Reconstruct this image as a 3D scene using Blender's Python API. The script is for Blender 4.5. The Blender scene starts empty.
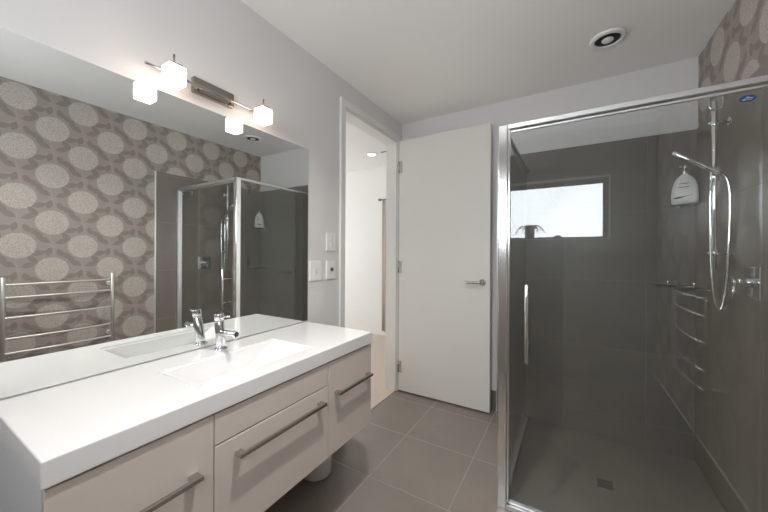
import bpy, bmesh, math, random
from mathutils import Vector, Matrix
random.seed(4)
SC = bpy.context.scene
COL = SC.collection
PI = math.pi

# ------------------------------------------------------------------ camera
CX, CY, CH, YAW, FPX, PV, ROLL = 1.3301, -2.5618, 1.2254, 30.6807, 314.197, 252.657, 0.2647
cam = bpy.data.cameras.new('camera')
cam.sensor_width = 36.0
cam.lens = 36.0 * FPX / 768.0
cam.shift_y = -(256.0 - PV) / 768.0
cam.clip_start = 0.02
camo = bpy.data.objects.new('camera', cam)
COL.objects.link(camo)
_a, _r = math.radians(YAW), math.radians(ROLL)
_F = Vector((-math.sin(_a), math.cos(_a), 0)); _R = Vector((math.cos(_a), math.sin(_a), 0)); _U = Vector((0, 0, 1))
_X = _R * math.cos(_r) + _U * math.sin(_r); _Y = -_R * math.sin(_r) + _U * math.cos(_r); _Z = -_F
camo.matrix_world = Matrix(((_X.x, _Y.x, _Z.x, CX), (_X.y, _Y.y, _Z.y, CY), (_X.z, _Y.z, _Z.z, CH), (0, 0, 0, 1)))
SC.camera = camo

# ------------------------------------------------------------------ world, light levels, exposure
WINDOW_GLOW = 8.8
HALL_GLOW = 3.8
ROOM_LAMP_WATTS = 9.0
LAMP_GLOW = 7.0
world = bpy.data.worlds.new('world'); SC.world = world
world.use_nodes = True
world.node_tree.nodes['Background'].inputs[0].default_value = (0.75, 0.85, 1, 1)
world.node_tree.nodes['Background'].inputs[1].default_value = 0.6
SC.view_settings.view_transform = 'Standard'
SC.view_settings.look = 'None'
SC.view_settings.gamma = 1
SC.view_settings.use_curve_mapping = False
SC.view_settings.exposure = 0.35
cy = SC.cycles
cy.max_bounces = 14; cy.diffuse_bounces = 8; cy.glossy_bounces = 8
cy.transparent_max_bounces = 32; cy.transmission_bounces = 8
cy.caustics_reflective = True
cy.sample_clamp_indirect = 6.0

# ------------------------------------------------------------------ helpers: materials
def lin(r, g, b):
    f = lambda c: (c / 255 / 12.92) if c / 255 <= 0.04045 else ((c / 255 + 0.055) / 1.055) ** 2.4
    return (f(r), f(g), f(b), 1)

class S:
    """a float socket with arithmetic"""
    def __init__(s, nt, sock): s.nt, s.k = nt, sock
    def _m(s, op, *o):
        n = s.nt.nodes.new('ShaderNodeMath'); n.operation = op
        for i, q in enumerate((s,) + o):
            if isinstance(q, S): s.nt.links.new(q.k, n.inputs[i])
            else: n.inputs[i].default_value = q
        return S(s.nt, n.outputs[0])
    def __add__(s, o): return s._m('ADD', o)
    def __sub__(s, o): return s._m('SUBTRACT', o)
    def __mul__(s, o): return s._m('MULTIPLY', o)
    def __truediv__(s, o): return s._m('DIVIDE', o)
    def fl(s): return s._m('FLOOR')
    def rnd(s): return s._m('ROUND')
    def fr(s): return s - s.fl()
    def ab(s): return s._m('ABSOLUTE')
    def sq(s): return s._m('SQRT')
    def mn(s, o): return s._m('MINIMUM', o)
    def mx(s, o): return s._m('MAXIMUM', o)
    def step(s, lo, hi):
        n = s.nt.nodes.new('ShaderNodeMapRange'); n.interpolation_type = 'SMOOTHSTEP'
        s.nt.links.new(s.k, n.inputs[0]); n.inputs[1].default_value = lo; n.inputs[2].default_value = hi
        return S(s.nt, n.outputs[0])

def newmat(name):
    m = bpy.data.materials.new(name); m.use_nodes = True
    nt = m.node_tree
    return m, nt, nt.nodes['Principled BSDF']

def mix(nt, fac, a, b):
    n = nt.nodes.new('ShaderNodeMix'); n.data_type = 'RGBA'
    for v, i in ((fac, 0), (a, 6), (b, 7)):
        if isinstance(v, S): nt.links.new(v.k, n.inputs[i])
        elif hasattr(v, 'is_output'): nt.links.new(v, n.inputs[i])
        else: n.inputs[i].default_value = v
    return n.outputs[2]

def noise(nt, scale, detail=3, vec=None, rough=0.5):
    n = nt.nodes.new('ShaderNodeTexNoise'); n.inputs['Scale'].default_value = scale
    n.inputs['Detail'].default_value = detail; n.inputs['Roughness'].default_value = rough
    if vec is None:
        vec = nt.nodes.new('ShaderNodeTexCoord').outputs['Object']
    nt.links.new(vec, n.inputs['Vector'])
    return S(nt, n.outputs['Fac'])

def plain(name, col, rough=0.5, metal=0.0, coat=0.0, var=0.03, vscale=6, spec=0.5):
    m, nt, b = newmat(name)
    n = noise(nt, vscale)
    dark = tuple(c * (1 - var) for c in col[:3]) + (1,)
    lite = tuple(min(1, c * (1 + var)) for c in col[:3]) + (1,)
    nt.links.new(mix(nt, n, dark, lite), b.inputs['Base Color'])
    b.inputs['Roughness'].default_value = rough
    b.inputs['Metallic'].default_value = metal
    b.inputs['Coat Weight'].default_value = coat
    b.inputs['Coat Roughness'].default_value = 0.05
    b.inputs['Specular IOR Level'].default_value = spec
    return m

def position(nt):
    g = nt.nodes.new('ShaderNodeNewGeometry')
    s = nt.nodes.new('ShaderNodeSeparateXYZ'); nt.links.new(g.outputs['Position'], s.inputs[0])
    return g.outputs['Position'], [S(nt, s.outputs[i]) for i in range(3)]

def tile(name, ax, off, col, grout, rough=0.3, period=0.45, gw=0.0035, spec=0.5):
    m, nt, b = newmat(name)
    vec, P = position(nt)
    ds, ids = [], []
    for a, o in zip(ax, off):
        q = (P[a] - o) / period
        ids.append(q.fl())
        f = q.fr()
        ds.append(f.mn((f * -1.0) + 1.0) * period)
    d = ds[0].mn(ds[1])
    g = d.step(gw * 0.35, gw * 0.75)
    n1 = noise(nt, 2.6, 6, vec, 0.6); n2 = noise(nt, 38, 4, vec, 0.6)
    wn = nt.nodes.new('ShaderNodeTexWhiteNoise'); wn.noise_dimensions = '2D'
    cb = nt.nodes.new('ShaderNodeCombineXYZ')
    nt.links.new(ids[0].k, cb.inputs[0]); nt.links.new(ids[1].k, cb.inputs[1]); nt.links.new(cb.outputs[0], wn.inputs['Vector'])
    v = n1.step(0.1, 0.9) * 0.55 + n2 * 0.3 + S(nt, wn.outputs['Value']) * 0.15
    dark = tuple(c * 0.76 for c in col[:3]) + (1,); lite = tuple(c * 1.22 for c in col[:3]) + (1,)
    c = mix(nt, v, dark, lite)
    nt.links.new(mix(nt, g, grout, c), b.inputs['Base Color'])
    rr = (g * -0.4) + (rough + 0.4) + (n1 - 0.5) * 0.05
    nt.links.new(rr.k, b.inputs['Roughness'])
    b.inputs['Specular IOR Level'].default_value = spec
    bp = nt.nodes.new('ShaderNodeBump'); bp.inputs['Strength'].default_value = 0.4; bp.inputs['Distance'].default_value = 0.002
    nt.links.new((g + n2 * 0.05).k, bp.inputs['Height']); nt.links.new(bp.outputs[0], b.inputs['Normal'])
    return m

def wallpaper(name):
    m, nt, b = newmat(name)
    vec, P = position(nt)
    u = (P[1] + 1.302) / 0.1705; v = (P[2] - 1.955) / 0.173
    a = (u + v) * 0.5; c = (u - v) * 0.5
    ca = a - a.rnd(); cb = c - c.rnd()
    dy = (ca + cb) * 0.1705; dz = (ca - cb) * 0.173
    dist = (dy * dy + dz * dz).sq()
    edge = noise(nt, 150, 2, vec)
    disc = (dist + (edge - 0.5) * 0.012).step(0.0905, 0.0865)
    fa = a.fr() - 0.5; fb = c.fr() - 0.5
    hy = (fa + fb) * 0.1705; hz = (fa - fb) * 0.173
    best = None
    for (py, pz, ang, L, w) in ((-.045, .045, -32, .042, .019), (.052, .036, 24, .042, .019), (-.068, .072, 98, .034, .019),
                                (.072, .074, -52, .040, .019), (-.018, -.040, 76, .034, .018), (-.070, -.052, 18, .044, .019),
                                (.040, -.048, 112, .032, .018), (.078, -.072, -44, .038, .019)):
        t = math.radians(ang); ct, st = math.cos(t), math.sin(t)
        ry = hy - py; rz = hz - pz
        al = (ry * ct + rz * st) / L; ac = ((rz * ct - ry * st) / w).ab()
        e = al * al + ac
        best = e if best is None else best.mn(e)
    # thin stems between the leaves
    s1 = ((hy * 0.55 - hz) * 0.876).ab(); s2 = ((hy * -0.75 - hz) * 0.8).ab(); s3 = (hy * 0.98 + hz * 0.17).ab()
    stem = s1.mn(s2).mn(s3).step(0.0042, 0.0022)
    leaf = best.step(1.08, 0.9)
    fine = noise(nt, 190, 2, vec)
    base = mix(nt, noise(nt, 7, 3, vec), lin(153, 144, 138), lin(165, 156, 150))
    c1 = mix(nt, stem * 0.5, base, lin(176, 163, 156))
    veins = mix(nt, fine, lin(116, 105, 99), lin(150, 138, 131))
    c2 = mix(nt, leaf * 0.75, c1, veins)
    vo = nt.nodes.new('ShaderNodeTexVoronoi'); vo.inputs['Scale'].default_value = 220
    nt.links.new(vec, vo.inputs['Vector'])
    sp = S(nt, vo.outputs['Distance']).step(0.62, 0.30)
    dots = mix(nt, sp, lin(174, 166, 158), lin(211, 204, 196))
    nt.links.new(mix(nt, disc, c2, dots), b.inputs['Base Color'])
    nt.links.new((disc * sp * 0.42).k, b.inputs['Metallic'])
    nt.links.new((disc * -0.12 + 0.55).k, b.inputs['Roughness'])
    b.inputs['Specular IOR Level'].default_value = 0.4
    bp = nt.nodes.new('ShaderNodeBump'); bp.inputs['Strength'].default_value = 0.15; bp.inputs['Distance'].default_value = 0.001
    nt.links.new((disc * sp).k, bp.inputs['Height']); nt.links.new(bp.outputs[0], b.inputs['Normal'])
    return m

def glass(name, tint=(0.925, 0.94, 0.934, 1), f0=0.058):
    m, nt, b = newmat(name)
    nt.nodes.remove(b)
    out = nt.nodes['Material Output']
    g = nt.nodes.new('ShaderNodeNewGeometry')
    dp = nt.nodes.new('ShaderNodeVectorMath'); dp.operation = 'DOT_PRODUCT'
    nt.links.new(g.outputs['Normal'], dp.inputs[0]); nt.links.new(g.outputs['Incoming'], dp.inputs[1])
    k = (S(nt, dp.outputs['Value']).ab() * -1.0) + 1.0
    k5 = k._m('POWER', 5.0) * (1 - f0) + f0
    tr = nt.nodes.new('ShaderNodeBsdfTransparent')
    nt.links.new(mix(nt, noise(nt, 2.0) * 0.4, tint, tuple(c * 0.985 for c in tint[:3]) + (1,)), tr.inputs[0])
    gl = nt.nodes.new('ShaderNodeBsdfGlossy'); gl.inputs['Roughness'].default_value = 0.004
    mx = nt.nodes.new('ShaderNodeMixShader')
    nt.links.new(k5.k, mx.inputs[0]); nt.links.new(tr.outputs[0], mx.inputs[1]); nt.links.new(gl.outputs[0], mx.inputs[2])
    nt.links.new(mx.outputs[0], out.inputs[0])
    return m

def glow(name, col, strength, base=(0.9, 0.9, 0.9, 1), var=0.0, vscale=3):
    m, nt, b = newmat(name)
    b.inputs['Base Color'].default_value = base; b.inputs['Roughness'].default_value = 0.5
    n = noise(nt, vscale, 1)
    b.inputs['Emission Strength'].default_value = strength
    nt.links.new(mix(nt, n.step(.3, .7), tuple(c * (1 - var) for c in col[:3]) + (1,), col), b.inputs['Emission Color'])
    return m

M = dict(
    wall=plain('wall paint', lin(221, 219, 218), 0.6, var=0.008),
    ceil=plain('ceiling paint', lin(246, 245, 243), 0.7, var=0.008),
    door=plain('door paint', lin(226, 224, 218), 0.4, var=0.008),
    trim=plain('trim paint', lin(228, 227, 224), 0.35, var=0.008),
    hall=plain('hall paint', lin(236, 236, 234), 0.7, var=0.008),
    carpet=plain('carpet', lin(205, 192, 178), 0.95, var=0.12, vscale=90),
    paper=wallpaper('dandelion wallpaper'),
    floor=tile('floor tile', (0, 1), (0.3853, -0.669), lin(134, 125, 118), lin(160, 151, 143), 0.26),
    tback=tile('back wall tile', (0, 2), (1.744, 0.15), lin(125, 120, 115), lin(138, 133, 128), 0.33),
    tright=tile('right wall tile', (1, 2), (-0.774, 0.15), lin(130, 121, 113), lin(150, 141, 133), 0.33),
    tfront=tile('front wall tile', (0, 2), (0.3, 0.15), lin(160, 156, 151), lin(172, 167, 162), 0.35),
    tskirt=tile('skirting tile', (0, 1), (0.3853, -0.669), lin(112, 103, 96), lin(140, 130, 120), 0.33),
    tshow=tile('shower floor tile', (0, 1), (1.49, -0.49), lin(126, 120, 114), lin(138, 131, 125), 0.36),
    mirror=None,
    chrome=plain('chrome', (0.80, 0.81, 0.82, 1), 0.06, 1.0, var=0.01),
    brushed=plain('brushed metal', (0.50, 0.485, 0.465, 1), 0.22, 1.0, var=0.04, vscale=20),
    nickel=plain('satin nickel', (0.36, 0.325, 0.29, 1), 0.25, 1.0, var=0.04, vscale=20),
    alu=plain('polished aluminium', (0.88, 0.885, 0.89, 1), 0.30, 1.0, var=0.02),
    post=plain('bright polished aluminium', (0.88, 0.885, 0.89, 1), 0.15, 1.0, var=0.02),
    steel=plain('towel rail steel', (0.82, 0.80, 0.77, 1), 0.32, 1.0, var=0.02),
    rubber=plain('black rubber', lin(26, 26, 27), 0.55),
    dark=plain('dark grey metal', lin(88, 86, 84), 0.5),
    top=plain('white moulded stone', lin(236, 236, 236), 0.10, coat=0.3, var=0.004),
    taupe=plain('taupe gloss lacquer', lin(216, 206, 199), 0.14, coat=0.4, var=0.008),
    carcass=plain('white carcass board', lin(222, 226, 230), 0.25, var=0.006),
    plastic=plain('white plastic', lin(236, 236, 234), 0.3, var=0.006),
    binw=plain('white bin enamel', lin(232, 231, 228), 0.25, var=0.006),
    glass=glass('shower glass'),
    shelf=glass('shelf glass', (0.80, 0.88, 0.85, 1), 0.06),
    pane=glow('frosted daylight pane', (0.90, 0.95, 1.0, 1), WINDOW_GLOW, var=0.12, vscale=2.2),
    hall_light_pane=glow('added hall light pane', (0.95, 0.97, 1.0, 1), HALL_GLOW),  # glowing pane of the unseen window added to light the hall
    lamp=glow('frosted lamp glass', (1.0, 0.80, 0.64, 1), LAMP_GLOW),
    down=glow('downlight lens', (1.0, 0.97, 0.92, 1), 14.0),
    curtain=plain('curtain cloth', lin(206, 196, 186), 0.9, var=0.08, vscale=25),
    blue=plain('blue badge', lin(28, 72, 132), 0.35),
    ink=plain('grey blue print', lin(70, 78, 88), 0.5),
    leafm=plain('dark green leaf', lin(58, 74, 48), 0.5, var=0.2, vscale=30),
    pot=plain('dark grey pot', lin(62, 62, 62), 0.5),
)
mm, nt_, b_ = newmat('mirror silvering')
nt_.links.new(mix(nt_, noise(nt_, 1.5), (0.87, 0.895, 0.88, 1), (0.88, 0.90, 0.885, 1)), b_.inputs['Base Color'])
b_.inputs['Metallic'].default_value = 1; b_.inputs['Roughness'].default_value = 0.0
M['mirror'] = mm

# ------------------------------------------------------------------ helpers: geometry
def box(bm, x0, x1, y0, y1, z0, z1, bev=0.0, seg=2):
    vs = [bm.verts.new(p) for p in ((x0, y0, z0), (x1, y0, z0), (x1, y1, z0), (x0, y1, z0), (x0, y0, z1), (x1, y0, z1), (x1, y1, z1), (x0, y1, z1))]
    fs = [bm.faces.new([vs[i] for i in q]) for q in ((3, 2, 1, 0), (4, 5, 6, 7), (0, 1, 5, 4), (1, 2, 6, 5), (2, 3, 7, 6), (3, 0, 4, 7))]
    if bev > 0:
        es = {e for f in fs for e in f.edges}
        bmesh.ops.bevel(bm, geom=list(es), offset=bev, segments=seg, affect='EDGES', profile=0.5)

def frame_of(d):
    d = d.normalized()
    a = Vector((0, 0, 1)) if abs(d.z) < 0.9 else Vector((1, 0, 0))
    u = d.cross(a).normalized()
    return u, d.cross(u).normalized()

def tube(bm, pts, r, seg=16, caps=True):
    pts = [Vector(p) for p in pts]; n = len(pts)
    rs = r if isinstance(r, (list, tuple)) else [r] * n
    rings = []; u = None
    for i, p in enumerate(pts):
        d = (pts[min(i + 1, n - 1)] - pts[max(i - 1, 0)]).normalized()
        if u is None: u, w = frame_of(d)
        else:
            u = (u - d * u.dot(d)).normalized(); w = d.cross(u)
        rings.append([bm.verts.new(p + (u * math.cos(2 * PI * k / seg) + w * math.sin(2 * PI * k / seg)) * rs[i]) for k in range(seg)])
    for a, b in zip(rings, rings[1:]):
        for k in range(seg):
            f = bm.faces.new((a[k], a[(k + 1) % seg], b[(k + 1) % seg], b[k])); f.smooth = True
    if caps:
        bm.faces.new(rings[0][::-1]); bm.faces.new(rings[-1])

def cyl(bm, p0, p1, r, seg=24, bev=0.0):
    p0, p1 = Vector(p0), Vector(p1)
    if bev > 0:
        d = (p1 - p0).normalized()
        tube(bm, [p0, p0 + d * bev * .3, p0 + d * bev, p1 - d * bev, p1 - d * bev * .3, p1], [r - bev, r - bev * .3, r, r, r - bev * .3, r - bev], seg)
    else: tube(bm, [p0, p1], r, seg)

def lathe(bm, prof, c, axis='z', seg=32, hollow=False):
    rings = []
    for (r, h) in prof:
        ring = []
        for k in range(seg):
            t = 2 * PI * k / seg; a, b = r * math.cos(t), r * math.sin(t)
            v = {'z': (a, b, h), 'y': (a, h, b), 'x': (h, a, b)}[axis]
            ring.append(bm.verts.new((c[0] + v[0], c[1] + v[1], c[2] + v[2])))
        rings.append(ring)
    for a, b in zip(rings, rings[1:]):
        for k in range(seg):
            f = bm.faces.new((a[k], a[(k + 1) % seg], b[(k + 1) % seg], b[k])); f.smooth = True
    if hollow:
        for k in range(seg): bm.faces.new((rings[-1][k], rings[-1][(k + 1) % seg], rings[0][(k + 1) % seg], rings[0][k]))
    else:
        for ring in (rings[0], rings[-1]): bm.faces.new(ring)

def spline(pts, n=10):
    P = [Vector(p) for p in pts]; P = [P[0] * 2 - P[1]] + P + [P[-1] * 2 - P[-2]]
    out = []
    for i in range(1, len(P) - 2):
        for k in range(n):
            t = k / n
            out.append(0.5 * ((2 * P[i]) + (P[i + 1] - P[i - 1]) * t + (2 * P[i - 1] - 5 * P[i] + 4 * P[i + 1] - P[i + 2]) * t * t + (3 * P[i] - P[i - 1] - 3 * P[i + 1] + P[i + 2]) * t ** 3))
    out.append(P[-2]); return out

BASE = {}
def obj(name, bm, mat, parent=None):
    bmesh.ops.recalc_face_normals(bm, faces=bm.faces[:])
    off = Vector((0, 0, 0))
    q = parent
    while q is not None:
        if q.name in BASE: off = BASE[q.name]
        q = q.parent
    for v in bm.verts: v.co -= off
    me = bpy.data.meshes.new(name); bm.to_mesh(me); bm.free()
    o = bpy.data.objects.new(name, me); COL.objects.link(o)
    me.materials.append(mat if not isinstance(mat, str) else M[mat])
    if parent is not None: o.parent = parent
    return o

def thing(name, label, cat, loc, group=None):
    o = bpy.data.objects.new(name, None); COL.objects.link(o)
    o.empty_display_size = 0.05
    o.location = loc; BASE[o.name] = Vector(loc)
    o['label'] = label; o['category'] = cat
    if group: o['group'] = group
    return o

def B(name, mat, parent, *b, bev=0.0, label=None):
    bm = bmesh.new()
    for q in (b if isinstance(b[0], (tuple, list)) else [b]): box(bm, *q, bev=bev)
    o = obj(name, bm, mat, parent)
    if label: o['label'] = label
    return o

def struct(name, mat, *b, label=None, cat=None, bev=0.0, parent=None):
    o = B(name, mat, parent, *b, bev=bev)
    o['kind'] = 'structure'
    if parent is None:
        o['label'] = label; o['category'] = cat
    return o

# ------------------------------------------------------------------ the room
W, H, YF = 1.981, 2.4, -2.95
PX, PY = 1.03, -0.95                        # outer corner of the shower enclosure
D0, D1, DH = -0.862, -0.105, 2.212          # doorway
struct('floor', 'floor', (-0.0, PX + .02, YF, 0, -.06, 0), (PX + .02, W, YF, PY + .02, -.06, 0), label='warm grey square tiled bathroom floor', cat='floor')

bm = bmesh.new()                            # shower floor falls to its waste
dr = Vector((1.495, -0.49, -0.022)); hw = 0.05
outer = [bm.verts.new(p) for p in ((PX + .02, PY + .02, -.004), (W, PY + .02, -.004), (W, 0, -.004), (PX + .02, 0, -.004))]
inner = [bm.verts.new(dr + Vector(p)) for p in ((-hw, -hw, 0), (hw, -hw, 0), (hw, hw, 0), (-hw, hw, 0))]
for k in range(4): bm.faces.new((outer[k], outer[(k + 1) % 4], inner[(k + 1) % 4], inner[k]))
bm.faces.new(inner)
lo = [bm.verts.new((v.co.x, v.co.y, -.06)) for v in outer]
for k in range(4): bm.faces.new((outer[k], lo[k], lo[(k + 1) % 4], outer[(k + 1) % 4]))
bm.faces.new(lo)
o = obj('floor_shower', bm, 'tshow'); o['kind'] = 'structure'; o['label'] = 'dark tiled shower floor falling to the waste'; o['category'] = 'floor'

struct('ceiling', 'ceil', (-.1, W + .1, YF - .15, .1, H, H + .1), label='pale grey painted bathroom ceiling', cat='ceiling')
struct('wall_left', 'wall', (-.1, 0, YF - .15, D0, 0, H), (-.1, 0, D0, D1, DH, H), (-.1, 0, D1, .1, 0, H), label='white painted wall behind mirror and doorway', cat='wall')
struct('wall_back', 'wall', (0, W + .1, 0, .1, 0, H), label='white painted wall behind the open door', cat='wall')
struct('wall_right', 'paper', (W, W + .1, YF - .15, 0, 0, H), label='wall papered with pale dandelion heads and leaves', cat='wall')
WX0, WX1, WZ0, WZ1 = 0.42, 1.645, 1.375, 1.965
struct('wall_front', 'tfront', (0, WX0, YF - .15, YF, 0, H), (WX1, W, YF - .15, YF, 0, H), (WX0, WX1, YF - .15, YF, 0, WZ0), (WX0, WX1, YF - .15, YF, WZ1, H),
       label='grey tiled wall with the frosted window, opposite the shower', cat='wall')
TT = 0.009
TZ = 1.968
struct('wall_back_tile', 'tback', (0.845, W - TT, -TT, 0, 0, TZ), label='dark grey wall tiling at back of the shower', cat='wall tiling')
struct('wall_right_tile', 'tright', (W - TT, W, -1.143, 0, 0, TZ), label='dark grey wall tiling beneath wallpaper beside the shower', cat='wall tiling')
struct('trim_1', 'alu', (W - TT - .002, W, -1.152, -1.143, 0, TZ), label='thin pale metal edge strip where tiling meets wallpaper', cat='trim')
struct('trim_2', 'alu', (0.838, 0.845, -TT - .002, 0, 0, TZ), label='thin pale metal edge strip of tiling beside the door', cat='trim')
struct('baseboard_back', 'tskirt', (0.0, 0.838, -.010, 0, 0, .15), label='dark tile skirting behind the open door', cat='baseboard')
struct('baseboard_right', 'tskirt', (W - .010, W, YF, -1.152, 0, .15), label='dark tile skirting under the wallpaper', cat='baseboard')
struct('baseboard_left', 'tskirt', (0, .010, YF, D0 - .05, 0, .15), label='dark tile skirting below the vanity', cat='baseboard')
struct('trim_3', 'trim', (W - .011, W, YF, -1.152, .15, .156), label='thin pale strip along top of the right skirting', cat='trim')

# doorway lining and architrave
o = struct('trim_4', 'trim', (0, .016, D0 - .048, D0 - .003, 0, DH + .052), (0, .016, D0 - .003, D1 + .003, DH + .005, DH + .052), (0, .016, D1 + .003, D1 + .05, 0, DH + .052),
           label='white painted architrave around the doorway', cat='door trim', bev=.003)
struct('trim_5', 'trim', (-.101, .004, D0 - .003, D0 + .016, 0, DH), (-.101, .004, D0 + .016, D1 - .012, DH - .016, DH + .005), (-.101, .004, D1 - .012, D1 + .003, 0, DH),
       label='white painted lining inside the doorway', cat='door trim', bev=.002)

# window in the front wall (seen as a reflection in the shower door)
wf = struct('window_1', 'dark', (WX0, WX1, YF - .15, YF - .10, WZ0, WZ0 + .02), (WX0, WX1, YF - .15, YF - .10, WZ1 - .05, WZ1), (WX0, WX0 + .045, YF - .15, YF - .10, WZ0 + .02, WZ1 - .05),
            (WX1 - .045, WX1, YF - .15, YF - .10, WZ0 + .02, WZ1 - .05), label='wide frosted window reflected in the shower door glass', cat='window')
B('pane', 'pane', wf, WX0 + .045, WX1 - .045, YF - .13, YF - .122, WZ0 + .02, WZ1 - .05)
B('window_trim', 'alu', wf, (WX0 - .008, WX0, YF - .02, YF + .006, WZ0 - .008, WZ1 + .008), (WX1, WX1 + .008, YF - .02, YF + .006, WZ0 - .008, WZ1 + .008),
  (WX0, WX1, YF - .02, YF + .006, WZ1, WZ1 + .008), (WX0, WX1, YF - .02, YF + .006, WZ0 - .008, WZ0))

# ------------------------------------------------------------------ room beyond the doorway
HX0, HX1, HY0, HY1, HH = -3.0, 1.3, -1.5, 1.42, 2.5
struct('floor_hall', 'carpet', (HX0, -.0001, HY0, HY1, -.06, 0.004), (0, HX1, .1, HY1, -.06, 0.004), label='cream carpet seen through the doorway', cat='carpet')
struct('wall_hall_far', 'hall', (HX0, HX1, HY1, HY1 + .1, 0, HH), label='white far wall seen through the doorway', cat='wall')
struct('wall_hall_left', 'hall', (HX0 - .1, HX0, HY0, -.6, 0, HH), (HX0 - .1, HX0, 1.0, HY1, 0, HH), (HX0 - .1, HX0, -.6, 1.0, 0, .5), (HX0 - .1, HX0, -.6, 1.0, 2.2, HH), label='white side wall of the room beyond', cat='wall')
struct('wall_hall_near', 'hall', (HX0, -.1, HY0 - .1, HY0, 0, HH), label='white near wall of the room beyond', cat='wall')
struct('wall_hall_right', 'hall', (HX1, HX1 + .1, .1, HY1, 0, HH), label='white end wall of the room beyond', cat='wall')
struct('ceiling_hall', 'hall', (HX0 - .1, -.1, HY0 - .1, HY1 + .1, HH, HH + .1), (-.1, HX1 + .1, .1, HY1 + .1, HH, HH + .1), label='white ceiling of the room beyond the doorway', cat='ceiling')
struct('wall_hall_inner', 'hall', (-.1, HX1, .1, .12, H, HH), (-.12, -.1, HY0, .12, DH + .05, HH), label='white bulkhead over the doorway on its far side', cat='wall')
wf2 = struct('added_hall_window', 'trim', (HX0 - .1, HX0 - .04, -.6, -.55, .5, 2.2), (HX0 - .1, HX0 - .04, .95, 1.0, .5, 2.2), (HX0 - .1, HX0 - .04, -.55, .95, .5, .55), (HX0 - .1, HX0 - .04, -.55, .95, 2.15, 2.2),
             label='unseen white framed window added to light the room beyond', cat='window')  # out of view, added only to brighten the room beyond
B('pane', 'hall_light_pane', wf2, HX0 - .08, HX0 - .07, -.55, .95, .55, 2.15)

def downlight(x, y, z, label, watts, k=1.0):
    t = thing('downlight', label, 'ceiling light', (x, y, z))
    bm = bmesh.new(); lathe(bm, [(a_ * k, b_) for a_, b_ in ((.036, -.0005), (.052, -.0005), (.055, -.006), (.050, -.010), (.038, -.010), (.036, -.004))], (x, y, z), hollow=True); obj('trim_ring', bm, 'plastic', t)
    bm = bmesh.new(); lathe(bm, [(.0355 * k, -.001), (.0355 * k, -.005), (.02 * k, -.0065), (.004, -.0068)], (x, y, z)); obj('lens', bm, 'down', t)
    if watts:
        l = bpy.data.lights.new('downlight_beam', 'AREA'); l.shape = 'DISK'; l.size = .07; l.energy = watts; l.spread = math.radians(125); l.color = (1.0, .95, .90)
        lo_ = bpy.data.objects.new('downlight_beam', l); COL.objects.link(lo_); lo_.parent = t; lo_.location = (0, 0, -.012)
downlight(-.885, .85, HH, 'round glowing downlight in the ceiling beyond the doorway', 0, 1.35)
downlight(.90, -1.80, H, 'round glowing downlight in the bathroom ceiling in front of the vanity', ROOM_LAMP_WATTS)
t = thing('ceiling_vent', 'slim dark slotted vent in the ceiling beyond the doorway', 'vent', (-.69, .83, HH))
B('frame', 'plastic', t, -.74, -.60, .81, .85, HH - .008, HH, bev=.002)
B('slot', 'dark', t, (-.735, -.605, .816, .827, HH - .0095, HH - .0075), (-.735, -.605, .833, .844, HH - .0095, HH - .0075))

t = thing('curtain', 'beige curtain hanging on a rod beyond the doorway', 'curtain', (-.6, 1.3, 0))
bm = bmesh.new(); cols = []
for i in range(61):
    x = -.992 + i * .017
    y = 1.30 + .032 * math.sin(i * 1.25)
    cols.append([bm.verts.new((x, y + dy, z)) for dy in (-.004, .004) for z in (.10, 1.0, 1.97)])
for p, q in zip(cols, cols[1:]):
    for a in (0, 1): bm.faces.new((p[a], q[a], q[a + 1], p[a + 1])).smooth = True
    for a in (3, 4): bm.faces.new((p[a], p[a + 1], q[a + 1], q[a])).smooth = True
    bm.faces.new((p[2], q[2], q[5], p[5])); bm.faces.new((p[0], p[3], q[3], q[0]))
for c_ in (cols[0], cols[-1]): bm.faces.new((c_[0], c_[1], c_[4], c_[3])); bm.faces.new((c_[1], c_[2], c_[5], c_[4]))
obj('cloth', bm, 'curtain', t)
bm = bmesh.new(); cyl(bm, (-1.03, 1.30, 1.985), (.1, 1.30, 1.985), .012); obj('rod', bm, 'nickel', t)
bm = bmesh.new(); cyl(bm, (-1.06, 1.30, 1.985), (-1.028, 1.30, 1.985), .02, bev=.004); obj('finial', bm, 'nickel', t)
for x in (-1.01, -.03):
    bm = bmesh.new(); cyl(bm, (x, 1.30, 1.985), (x, HY1, 1.985), .007); obj('rod_bracket', bm, 'nickel', t)

# ------------------------------------------------------------------ door leaf, open against the back wall
LW, LT = 0.795, 0.040
LY0, LY1 = -0.102, -0.102 + LT
dleaf = struct('door_1', 'door', (0.022, 0.022 + LW - .01, LY0, LY1, .012, 2.216), label='plain off-white door standing open against the back wall', cat='door', bev=.0025)
hx, hz = 0.750, 1.0
bm = bmesh.new(); cyl(bm, (hx, LY0 - .010, hz), (hx, LY0 + .001, hz), .026, 32, bev=.002)
hr = obj('handle_rose', bm, 'brushed', dleaf)
bm = bmesh.new(); pts = [(hx, LY0 - .006, hz), (hx, LY0 - .040, hz)] + [(hx - .014 * (1 - math.cos(a)), LY0 - .040 - .014 * math.sin(a), hz) for a in (.4, .8, 1.2, 1.57)] + [(hx - .06, LY0 - .054, hz), (hx - .125, LY0 - .054, hz)]
tube(bm, pts, .0095, 16); obj('lever', bm, 'brushed', hr)
bm = bmesh.new(); cyl(bm, (hx + .045, LY0 + .02, hz - .03), (hx + .0452, LY0 + .02, hz - .03), .002)
bm.free()
bm = bmesh.new(); box(bm, .8065, .8085, LY0 + .008, LY0 + .032, hz - .08, hz + .08); obj('latch_plate', bm, 'brushed', dleaf)
for z in (.22, 1.1, 1.98):
    bm = bmesh.new(); cyl(bm, (.021, LY0 - .003, z - .05), (.021, LY0 - .003, z + .05), .0055, 12); box(bm, .0225, .055, LY0 - .0008, LY0 + .002, z - .05, z + .05)
    obj('hinge', bm, 'brushed', dleaf)

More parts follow.
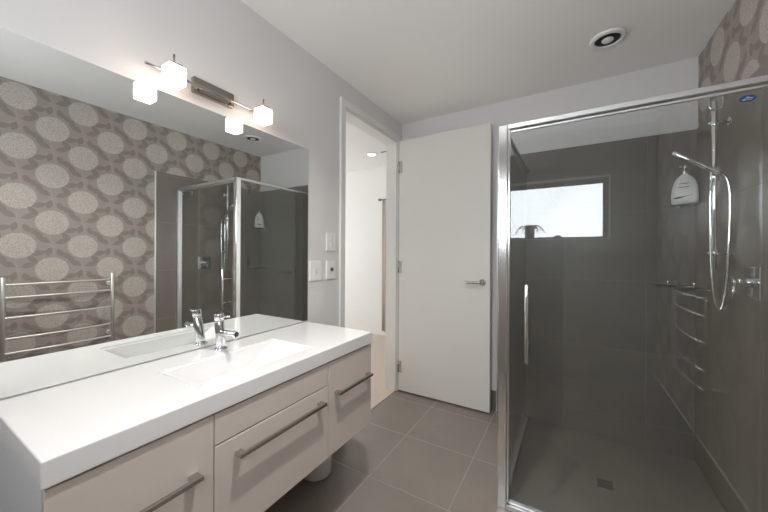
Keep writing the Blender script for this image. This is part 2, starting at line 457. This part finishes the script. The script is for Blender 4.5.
# ------------------------------------------------------------------ mirror
B_ = B('mirror', 'mirror', None, .001, .006, -2.385, -1.2035, .8255, 1.8295, bev=.0012)
B_['label'] = 'large frameless mirror on the wall above the vanity'; B_['category'] = 'mirror'

# ------------------------------------------------------------------ vanity
VY0, VY1, VX, VZ = -2.3785, -1.2045, .4593, .8194
FX = .452                                    # outer face of the fronts
van = thing('vanity_cabinet', 'wall-hung vanity cabinet with glossy taupe drawer fronts', 'cabinet', (.2, -1.79, .356))
B('carcass', 'carcass', van, (.002, FX - .019, VY0 + .006, VY0 + .024, .356, .764), (.002, FX - .019, VY1 - .020, VY1 - .002, .356, .764), (.002, FX - .019, VY0 + .024, VY1 - .020, .356, .374),
  (.002, .020, VY0 + .024, VY1 - .020, .374, .764), (.30, FX - .019, -2.040, -2.024, .374, .72), (.30, FX - .019, -1.545, -1.529, .374, .72))
def front(name, y0, y1, z0, z1, hy0=None, hy1=None, hz_=.617):
    d = B(name, 'taupe', van, FX - .018, FX, y0, y1, z0, z1, bev=.0018)
    if hy0 is not None:
        bm = bmesh.new()
        box(bm, FX + .021, FX + .033, hy0, hy1, hz_ - .006, hz_ + .006, bev=.0012)
        for e in (hy0 + .012, hy1 - .012): box(bm, FX - .001, FX + .022, e - .012, e + .012, hz_ - .0055, hz_ + .0055, bev=.001)
        h = obj('handle', bm, 'brushed', d)
    return d
front('drawer', VY0 + .006, -2.034, .356, .757, -2.345, -2.080)
front('drawer', -1.535, VY1 - .002, .356, .757, -1.498, -1.235)
front('drawer', -2.031, -1.538, .356, .662, -1.970, -1.582, .610)
front('fixed_panel', -2.031, -1.538, .666, .757)

top = thing('washbasin_counter', 'glossy white countertop with moulded rectangular basin', 'countertop', (.2, -1.79, .764))
def ring(bm, x0, x1, y0, y1, z): return [bm.verts.new(p) for p in ((x0, y0, z), (x1, y0, z), (x1, y1, z), (x0, y1, z))]
bx0, bx1, by0, by1 = .128, .378, -2.034, -1.558
bm = bmesh.new()
to = ring(bm, .002, VX, VY0, VY1, VZ); lo = ring(bm, .002, VX, VY0, VY1, .7645)
ri = ring(bm, bx0, bx1, by0, by1, VZ); rl = ring(bm, bx0, bx1, by0, by1, .7645)
for k in range(4):
    j = (k + 1) % 4
    bm.faces.new((to[k], to[j], ri[j], ri[k])); bm.faces.new((lo[k], to[k], to[j], lo[j])); bm.faces.new((lo[k], lo[j], rl[j], rl[k]))
    bm.faces.new((ri[k], ri[j], rl[j], rl[k]))
o = obj('countertop', bm, 'top', top)
md = o.modifiers.new('bevel', 'BEVEL'); md.width = .004; md.segments = 3; md.limit_method = 'ANGLE'; md.angle_limit = .7
bm = bmesh.new()
e = 0.0
r0 = ring(bm, bx0 + e, bx1 - e, by0 + e, by1 - e, VZ - .0045)
r1 = ring(bm, bx0 + .006, bx1 - .006, by0 + .010, by1 - .012, VZ - .010)
r2 = ring(bm, bx0 + .022, bx1 - .020, -1.905, -1.700, VZ - .083)
r3 = ring(bm, bx0 + .032, bx1 - .030, -1.888, -1.715, VZ - .088)
u3 = ring(bm, bx0 + .032, bx1 - .030, -1.888, -1.715, VZ - .100); u2 = ring(bm, bx0 + .012, bx1 - .010, -1.915, -1.690, VZ - .095); u0 = ring(bm, bx0 + e, bx1 - e, by0 + e, by1 - e, VZ - .016)
seq = [r0, r1, r2, r3]
for A_, B2 in zip(seq, seq[1:]):
    for k in range(4): bm.faces.new((A_[k], A_[(k + 1) % 4], B2[(k + 1) % 4], B2[k]))
bm.faces.new(r3)
seq = [r0, u0, u2, u3]
for A_, B2 in zip(seq, seq[1:]):
    for k in range(4): bm.faces.new((A_[k], B2[k], B2[(k + 1) % 4], A_[(k + 1) % 4]))
bm.faces.new(u3)
o = obj('basin', bm, 'top', top)
bm = bmesh.new(); lathe(bm, [(.030, 0), (.030, .003), (.026, .005), (.012, .004), (.010, .002)], (.25, -1.79, VZ - .088)); obj('waste', bm, 'chrome', top)

# ------------------------------------------------------------------ mixer tap
tp = thing('basin_mixer_tap', 'chrome single lever mixer tap beside the basin', 'tap', (.079, -1.781, VZ))
bm = bmesh.new(); tx, ty = .079, -1.781
bd = Vector((.010, -.016, .148)); b0 = Vector((tx, ty, VZ))
lathe(bm, [(.025, 0), (.025, .004), (.023, .007), (.019, .008)], (tx, ty, VZ))
tube(bm, [b0 + Vector((0, 0, .004)), b0 + bd * .2, b0 + bd * .82, b0 + bd * .83], [.0185, .0185, .0185, .017], 28)
obj('body', bm, 'chrome', tp)
bm = bmesh.new(); cyl(bm, b0 + bd * .84, b0 + bd * 1.04, .0185, 28, bev=.003); cap = obj('lever_cap', bm, 'chrome', tp)
bm = bmesh.new(); p = b0 + bd * .95; tube(bm, [p + Vector((.012, 0, 0)), p + Vector((.052, .004, .004)), p + Vector((.070, .005, .006))], [.0050, .0042, .0038], 12); obj('lever', bm, 'chrome', cap)
bm = bmesh.new(); p = b0 + bd * .50; tube(bm, [p + Vector((.010, 0, 0)), p + Vector((.06, .002, .002)), p + Vector((.104, .003, .004)), p + Vector((.106, .003, .0041))], [.0125, .0115, .0112, .010], 20); sp_ = obj('spout', bm, 'chrome', tp)
bm = bmesh.new(); p2 = p + Vector((.094, .003, -.006)); cyl(bm, p2 + Vector((0, 0, .004)), p2 + Vector((0, 0, -.010)), .009, 16); obj('aerator', bm, 'chrome', sp_)

# ------------------------------------------------------------------ bin below the vanity
t = thing('waste_bin', 'small round white bin on the floor under the vanity', 'bin', (.118, -1.245, 0))
bm = bmesh.new(); lathe(bm, [(.070, .0005), (.078, .004), (.083, .012), (.088, .20), (.089, .27), (.085, .27), (.080, .02), (.01, .012)], (.118, -1.245, 0), seg=40); obj('bucket', bm, 'binw', t)
bm = bmesh.new(); lathe(bm, [(.090, .270), (.091, .274), (.091, .284), (.080, .296), (.04, .304), (.004, .306)], (.118, -1.245, 0), seg=40); obj('lid', bm, 'binw', t)

# ------------------------------------------------------------------ wall light above the mirror
LYc, LZ = -1.777, 1.888
vl = thing('vanity_light', 'two-lamp wall light with glowing glass cubes above the mirror', 'wall light', (0.0, LYc, 1.87))
bp_ = B('backplate', 'nickel', vl, .0005, .022, LYc - .088, LYc + .088, 1.874, 1.936, bev=.002)
for s in (-1, 1):
    bm = bmesh.new(); cyl(bm, (.020, LYc + s * .055, 1.898), (.027, LYc + s * .055, 1.898), .006, 16, bev=.0015); obj('screw', bm, 'chrome', bp_)
bm = bmesh.new(); cyl(bm, (.048, LYc - .268, LZ), (.048, LYc + .215, LZ), .0055, 14, bev=.001)
for s in (-1, 1): cyl(bm, (.020, LYc + s * .07, LZ), (.048, LYc + s * .07, LZ), .005, 12)
obj('rod', bm, 'brushed', vl)
CS = .029
for s in (-1, 1):
    yc, xc, zc = LYc + (.172 if s > 0 else -.206), .115, 1.850
    bm = bmesh.new(); box(bm, xc - CS, xc + CS, yc - CS, yc + CS, zc - CS * 1.1, zc + CS * 1.1, bev=.004, seg=2)
    sh = obj('lamp_shade', bm, 'lamp', vl)
    bm = bmesh.new(); box(bm, xc - .020, xc + .020, yc - .020, yc + .020, zc + CS * 1.1, zc + CS * 1.1 + .010, bev=.0015); cyl(bm, (xc, yc, zc + CS * 1.1 + .008), (xc, yc, zc + CS * 1.1 + .045), .0035, 10)
    box(bm, .046, xc - .018, yc - .005, yc + .005, zc + CS * 1.1 + .001, zc + CS * 1.1 + .008); box(bm, .044, .052, yc - .006, yc + .006, LZ - .006, zc + CS * 1.1 + .008)
    obj('lamp_holder', bm, 'nickel', sh)

# ------------------------------------------------------------------ switches by the doorway
def switch(y, z, wd, ht, label, kind):
    t = thing('light_switch', label, 'switch', (0, y, z), 'white switch plates beside the doorway')
    B('plate', 'plastic', t, .0003, .009, y - wd / 2, y + wd / 2, z - ht / 2, z + ht / 2, bev=.002)
    if kind == 1:
        for dz in (.022, -.022): B('rocker', 'trim', t, .0088, .0125, y - .011, y + .011, z + dz - .014, z + dz + .014, bev=.001)
    elif kind == 2:
        B('rocker', 'trim', t, .0088, .0125, y - .012, y + .012, z - .016, z + .016, bev=.001)
    else:
        bm = bmesh.new(); cyl(bm, (.0088, y + .004, z + .002), (.0150, y + .004, z + .002), .013, 24, bev=.002)
        obj('dial', bm, 'dark', t)['label'] = 'dark round dial'
switch(-.998, 1.294, .086, .116, 'upper white switch plate between mirror and doorway', 1)
switch(-1.138, 1.114, .098, .118, 'lower white switch plate closest to the mirror', 2)
switch(-.998, 1.114, .086, .118, 'lower white switch plate with dark dial beside doorway', 3)

# ------------------------------------------------------------------ extractor fan in the ceiling
fc = (1.500, -.470, H)
t = thing('extractor_fan', 'round white extractor fan with black slot in the ceiling', 'fan', fc)
bm = bmesh.new(); lathe(bm, [(.060, -.0005), (.082, -.0005), (.082, -.006), (.078, -.012), (.063, -.015), (.060, -.012)], fc, seg=48, hollow=True); obj('ring', bm, 'plastic', t)
bm = bmesh.new(); lathe(bm, [(.0595, -.001), (.0595, -.007), (.01, -.007)], fc, seg=48); obj('grille', bm, 'rubber', t)['label'] = 'black recessed slot'
bm = bmesh.new(); lathe(bm, [(.024, -.0065), (.028, -.011), (.026, -.015), (.010, -.017), (.002, -.017)], fc, seg=40); obj('cone', bm, 'plastic', t)

# ------------------------------------------------------------------ heated towel rail on the papered wall
tr_ = thing('heated_towel_rail', 'chrome heated towel rail on wallpapered wall, seen in the mirror', 'towel rail', (W - .07, -1.77, .50))
RX = W - .070
for y in (-2.06, -1.482):
    bm = bmesh.new(); cyl(bm, (RX, y, .485), (RX, y, 1.05), .013, 20, bev=.003); p_ = obj('post', bm, 'steel', tr_)
    for z in (.56, .965):
        bm = bmesh.new(); cyl(bm, (RX + .008, y, z), (W - .0055, y, z), .008, 14); cyl(bm, (W - .006, y, z), (W + .0005, y, z), .018, 20, bev=.001); obj('wall_bracket', bm, 'steel', p_)
for z in (.998, .911, .776, .636, .538):
    bm = bmesh.new()
    tube(bm, [(RX - .026 * math.sin(PI * k / 20), -2.06 + .578 * k / 20, z) for k in range(21)], .0085, 14); obj('rung', bm, 'steel', tr_)

# ------------------------------------------------------------------ shower enclosure
ET = 1.841                                   # top of the frame
se = thing('shower_enclosure', 'square glass shower enclosure with polished metal frame and door', 'shower', (PX, PY, 0))
XI = W - TT
B('corner_post', 'post', se, (PX - .002, PX + .040, PY - .022, PY + .020, 0.0, ET), bev=.004)
B('post_strip', 'post', se, (PX + .0415, PX + .050, PY - .014, PY + .012, .032, ET - .022), bev=.001)
B('front_header', 'alu', se, (PX + .040, XI, PY - .020, PY + .020, ET - .022, ET), bev=.003)
B('side_header', 'alu', se, (PX - .002, PX + .030, PY + .020, -TT, ET - .016, ET), bev=.003)
B('front_sill', 'alu', se, (PX + .040, XI, PY - .020, PY + .020, 0.0, .022), bev=.003)
B('side_sill', 'alu', se, (PX - .002, PX + .036, PY + .020, -TT, 0.0, .022), bev=.003)
B('wall_channel', 'alu', se, (XI - .030, XI, PY - .020, PY + .020, .022, ET - .022), bev=.002)
B('side_panel', 'glass', se, PX + .014, PX + .020, PY + .018, -TT - .006, .020, ET - .014)
dg = B('door', 'glass', se, PX + .052, XI - .032, PY - .003, PY + .003, .030, ET - .030)
dg['label'] = 'frameless clear glass door'
B('door_rail', 'alu', dg, (PX + .052, XI - .032, PY - .006, PY + .006, ET - .036, ET - .027), bev=.001)
B('door_seal', 'alu', dg, (PX + .052, XI - .032, PY - .006, PY + .006, .026, .040), bev=.001)
bm = bmesh.new()
HXD = 1.160
cyl(bm, (HXD, PY - .056, .725), (HXD, PY - .056, 1.083), .0085, 16, bev=.002)
for z in (.80, 1.0):
    cyl(bm, (HXD, PY - .056, z), (HXD, PY - .003, z), .006, 12); cyl(bm, (HXD, PY + .003, z), (HXD, PY + .014, z), .009, 16, bev=.002)
obj('handle', bm, 'chrome', dg)
# oval badge on the glass, with white lettering-like strokes
bm = bmesh.new(); bc = Vector((1.866, PY - .0036, 1.776))
vs = [[bm.verts.new((bc.x + .021 * math.cos(2 * PI * k / 40), bc.y + dy, bc.z + .0115 * math.sin(2 * PI * k / 40))) for k in range(40)] for dy in (0, -.0008)]
for k in range(40): bm.faces.new((vs[0][k], vs[0][(k + 1) % 40], vs[1][(k + 1) % 40], vs[1][k]))
bm.faces.new(vs[0]); bm.faces.new(vs[1])
bd_ = obj('badge', bm, 'blue', dg); bd_['label'] = 'blue oval badge with white script'
bm = bmesh.new(); yb = bc.y - .0012
tube(bm, spline([(bc.x - .014, yb, bc.z - .002), (bc.x - .009, yb, bc.z - .0035), (bc.x - .004, yb, bc.z + .002), (bc.x, yb, bc.z + .0055), (bc.x + .001, yb, bc.z - .001), (bc.x + .005, yb, bc.z + .003), (bc.x + .008, yb, bc.z - .001), (bc.x + .014, yb, bc.z + .001)], 6), .0009, 6)
tube(bm, [(bc.x - .012, yb, bc.z - .0055), (bc.x + .011, yb, bc.z - .0045)], .0007, 6)
obj('lettering', bm, 'plastic', bd_)

# clear hook hanging over the top of the door
hk = thing('door_hook', 'clear rounded hook hanging from top rail of shower door', 'hook', (1.795, PY, 1.76))
bm = bmesh.new(); prof = [(-.018, 0), (.018, 0), (.018, -.052)] + [(.018 * math.cos(a), -.052 - .018 * math.sin(a)) for a in [PI * k / 10 for k in range(1, 10)]] + [(-.018, -.052)]
zt = ET - .008
va = [[bm.verts.new((1.795 + px_, PY + dy, zt + pz_)) for px_, pz_ in prof] for dy in (.0235, .0285)]
n_ = len(prof)
for k in range(n_): bm.faces.new((va[0][k], va[0][(k + 1) % n_], va[1][(k + 1) % n_], va[1][k]))
bm.faces.new(va[0]); bm.faces.new(va[1])
obj('plate', bm, 'glass', hk)
bm = bmesh.new(); loop_ = [(1.795 + px_, PY + .026, zt + pz_) for px_, pz_ in prof]; tube(bm, loop_ + [loop_[0]], .0028, 8); obj('rim', bm, 'chrome', hk)
B('clip', 'chrome', hk, (1.780, 1.810, PY - .0225, PY + .0285, ET + .0005, ET + .0025), (1.780, 1.810, PY + .0215, PY + .0285, zt - .012, ET + .0006))

# floor waste
t = thing('shower_drain', 'small square metal waste grate in the shower floor', 'drain', (1.495, -.49, -.022))
dh = .036
B('frame', 'brushed', t, (1.495 - dh, 1.495 + dh, -.49 - dh, -.49 - dh + .005, -.022, -.018), (1.495 - dh, 1.495 + dh, -.49 + dh - .005, -.49 + dh, -.022, -.018),
  (1.495 - dh, 1.500 - dh, -.485 - dh, -.495 + dh, -.022, -.018), (1.490 + dh, 1.495 + dh, -.485 - dh, -.495 + dh, -.022, -.018))
B('grate', 'dark', t, *[(1.501 - dh, 1.489 + dh, -.483 - dh + k * .0095, -.4775 - dh + k * .0095, -.0215, -.019) for k in range(7)])

# ------------------------------------------------------------------ shower rail, handset and hose
XR, YR = 1.917, -.476
rs = thing('shower_rail_set', 'chrome slide rail with hand shower and looped hose', 'shower rail', (XR, YR, 1.15))
bm = bmesh.new(); cyl(bm, (XR, YR, 1.155), (XR, YR, 1.955), .0105, 20, bev=.003); obj('rail', bm, 'chrome', rs)
for z in (1.848, 1.228):
    bm = bmesh.new(); cyl(bm, (XR - .022, YR, z), (XI - .006, YR, z), .0085, 16, bev=.002); cyl(bm, (XI - .007, YR, z), (XI + .0005, YR, z), .021, 24, bev=.001); cyl(bm, (XR, YR, z - .014), (XR, YR, z + .014), .0145, 20, bev=.003)
    obj('wall_bracket', bm, 'chrome', rs)
zs = 1.600
bm = bmesh.new(); cyl(bm, (XR, YR, zs - .03), (XR, YR, zs + .03), .018, 24, bev=.004); cyl(bm, (XR, YR, zs), (XR - .004, YR - .045, zs + .012), .012, 16, bev=.002); obj('slider', bm, 'chrome', rs)
h0 = Vector((1.932, YR - .044, 1.595)); h1 = Vector((1.757, YR - .044, 1.720))
bm = bmesh.new(); d_ = h1 - h0
tube(bm, [h0, h0 + d_ * .08, h0 + d_ * .6, h0 + d_ * .97, h1], [.0085, .0105, .0115, .0115, .008], 18); hs = obj('hand_shower', bm, 'chrome', rs)
bm = bmesh.new(); nrm = Vector((-d_.z, 0, d_.x)).normalized()
for k in range(5): cyl(bm, h0 + d_ * (.66 + .06 * k) + nrm * .009, h0 + d_ * (.66 + .06 * k) + nrm * .0135, .004, 10)
obj('spray_nozzle', bm, 'dark', hs)
bm = bmesh.new()
YH = YR - .044
hp = [h0, (1.944, YH, 1.575), (1.954, YH, 1.53), (1.957, YH, 1.45), (1.954, YH, 1.29), (1.948, YH, 1.107), (1.936, YH, 1.000), (1.923, YH, .970), (1.909, YH, 1.012), (1.900, YH, 1.128), (1.895, YH, 1.29), (1.892, YH, 1.46), (1.894, YH, 1.545), (1.904, YH + .012, 1.582)]
tube(bm, spline(hp, 10), .0058, 12); obj('hose', bm, 'chrome', rs)

# ------------------------------------------------------------------ shower mixer
t = thing('shower_mixer', 'square chrome shower mixer with lever on tiled wall', 'tap', (XI, -.70, 1.11))
B('plate', 'chrome', t, XI - .008, XI + .0004, -.765, -.635, 1.045, 1.175, bev=.003)
bm = bmesh.new(); cyl(bm, (XI - .050, -.70, 1.11), (XI - .007, -.70, 1.11), .019, 28, bev=.003); bd2 = obj('body', bm, 'chrome', t)
bm = bmesh.new(); cyl(bm, (XI - .066, -.70, 1.11), (XI - .0505, -.70, 1.11), .0185, 24, bev=.003); tube(bm, [(XI - .058, -.70, 1.098), (XI - .062, -.70, 1.045)], [.005, .004], 12); obj('lever', bm, 'chrome', bd2)

# ------------------------------------------------------------------ corner shelves and the dispenser bottle
def corner_shelf(z, leg, label, posts):
    t = thing('corner_shelf', label, 'shelf', (XI, -TT, z), 'glass corner shelves in the shower')
    bm = bmesh.new(); a = .0004
    pr = [(XI + a, -TT + a), (XI - leg, -TT + a), (XI - leg + .012, -TT - .022), (XI - .022, -TT - leg + .012), (XI + a, -TT - leg)]
    vv = [[bm.verts.new((x, y, zz)) for x, y in pr] for zz in (z, z + .007)]
    n = len(pr)
    for k in range(n): bm.faces.new((vv[0][k], vv[0][(k + 1) % n], vv[1][(k + 1) % n], vv[1][k]))
    bm.faces.new(vv[0]); bm.faces.new(vv[1])
    obj('glass_plate', bm, 'shelf', t)
    if posts:
        pa = Vector((XI - .135, -TT - .045, z)); pb = Vector((XI - .045, -TT - .150, z))
        bm = bmesh.new(); tube(bm, [pa + Vector((0, 0, .010)), pa * .5 + pb * .5 + Vector((.0, .0, .010)), pb + Vector((0, 0, .010))], .0028, 10); obj('gallery_rail', bm, 'nickel', t)
        for p in (pa, pb):
            bm = bmesh.new(); cyl(bm, p + Vector((0, 0, .0068)), p + Vector((0, 0, .034)), .0038, 12, bev=.001); obj('post', bm, 'chrome', t)
    for (x, y) in ((XI - leg * .55, -TT - .004), (XI - .004, -TT - leg * .55)):
        bm = bmesh.new(); box(bm, x - .010, min(x + .010, XI + .0003), y - .010, min(y + .010, -TT + .0003), z - .007, z + .0002, bev=.001); obj('support_clip', bm, 'chrome', t)
corner_shelf(1.030, .215, 'lower glass corner shelf, empty, with small metal rail', True)
corner_shelf(1.512, .150, 'upper glass corner shelf holding the white pump bottle', False)

bc = Vector((1.906, -.075, 1.5192))
t = thing('pump_bottle', 'white pump bottle with dark swoosh on upper corner shelf', 'bottle', bc)
bm = bmesh.new(); rot = Matrix.Rotation(math.radians(-14), 3, 'Z')
prof = [(0, .053, .020), (.004, .058, .024), (.03, .060, .026), (.06, .0595, .0265), (.10, .0545, .026), (.13, .0465, .0245), (.150, .036, .021), (.164, .023, .017), (.172, .014, .014), (.178, .012, .012)]
rg = []
for (z, a, b) in prof:
    rg.append([bm.verts.new(bc + rot @ Vector((a * math.copysign(abs(math.cos(q)) ** .75, math.cos(q)), b * math.copysign(abs(math.sin(q)) ** .75, math.sin(q)), z))) for q in [2 * PI * k / 36 for k in range(36)]])
for A_, B2 in zip(rg, rg[1:]):
    for k in range(36): bm.faces.new((A_[k], A_[(k + 1) % 36], B2[(k + 1) % 36], B2[k])).smooth = True
bm.faces.new(rg[0]); bm.faces.new(rg[-1])
bt = obj('body', bm, 'plastic', t)
bm = bmesh.new()
def onb(x, z): 
    return bc + rot @ Vector((x, -(.0268 * math.sqrt(max(0, 1 - (x / .060) ** 2))) - .0004, z))
tube(bm, [onb(x, .034 + .5 * (max(0.0, x + .046) ** 1.35)) for x in [-.046 + .0046 * k for k in range(19)]], [.0014 + .0045 * math.exp(-((k - 4) / 5) ** 2) for k in range(19)], 8)
obj('printed_swoosh', bm, 'ink', bt)
bm = bmesh.new()
tube(bm, [onb(-.020 + .003 * k, .117 + .0022 * ((k % 2) - .5)) for k in range(13)], .0018, 6)
tube(bm, [onb(-.026 + .003 * k, .096 + .0022 * ((k % 2) - .5)) for k in range(16)], .0018, 6)
obj('printed_lettering', bm, 'ink', bt)
bm = bmesh.new(); lathe(bm, [(.0135, .176), (.0140, .178), (.0140, .192), (.010, .196), (.005, .198), (.005, .208), (.010, .209), (.0115, .212), (.0115, .222), (.009, .225)], bc, seg=20)
tube(bm, [bc + Vector((0, 0, .217)), bc + Vector((-.020, -.020, .218)), bc + Vector((-.030, -.030, .212))], [.0055, .005, .004], 10)
obj('pump', bm, 'chrome', t)['label'] = 'shiny pump head'

# ------------------------------------------------------------------ things on the window sill (seen in the glass reflection)
def plant(x, r, h, n, L, label, seed):
    rd = random.Random(seed); y = YF - .05; z0 = WZ0
    t = thing('potted_plant', label, 'plant', (x, y, z0), 'plants on the window sill')
    bm = bmesh.new(); lathe(bm, [(r * .86, .0003), (r * .90, .004), (r, h), (r * .92, h), (r * .86, h * .90), (.003, h * .90)], (x, y, z0), seg=24); obj('pot', bm, 'pot', t)
    bm = bmesh.new()
    for k in range(n):
        a = rd.uniform(0, 2 * PI); l = L * rd.uniform(.6, 1.1); dr_ = rd.uniform(.55, 1.0)
        b0_ = Vector((x + .3 * r * math.cos(a), y + .3 * r * math.sin(a), z0 + h * .87))
        q = [b0_ + Vector((math.cos(a) * l * f * dr_, math.sin(a) * .045 * f, l * (f * .75 - f * f * (.45 + dr_ * .9)))) for f in (0, .25, .5, .75, 1)]
        w = [.004, .006, .006, .004, .001]
        ls = []
        for p_, w_ in zip(q, w):
            s_ = Vector((-math.sin(a), math.cos(a), .0)) * w_
            ls.append([bm.verts.new(p_ + s_), bm.verts.new(p_ + Vector((0, 0, .0025)) ), bm.verts.new(p_ - s_), bm.verts.new(p_ - Vector((0, 0, .0015)))])
        for A_, B2 in zip(ls, ls[1:]):
            for i in range(4): bm.faces.new((A_[i], A_[(i + 1) % 4], B2[(i + 1) % 4], B2[i]))
        bm.faces.new(ls[0]); bm.faces.new(ls[-1])
    obj('foliage', bm, 'leafm', t)
plant(.957, .050, .145, 34, .17, 'trailing plant in tall dark pot on the window sill', 3)
plant(1.215, .030, .032, 12, .05, 'small spiky plant in low pot on the window sill', 5)
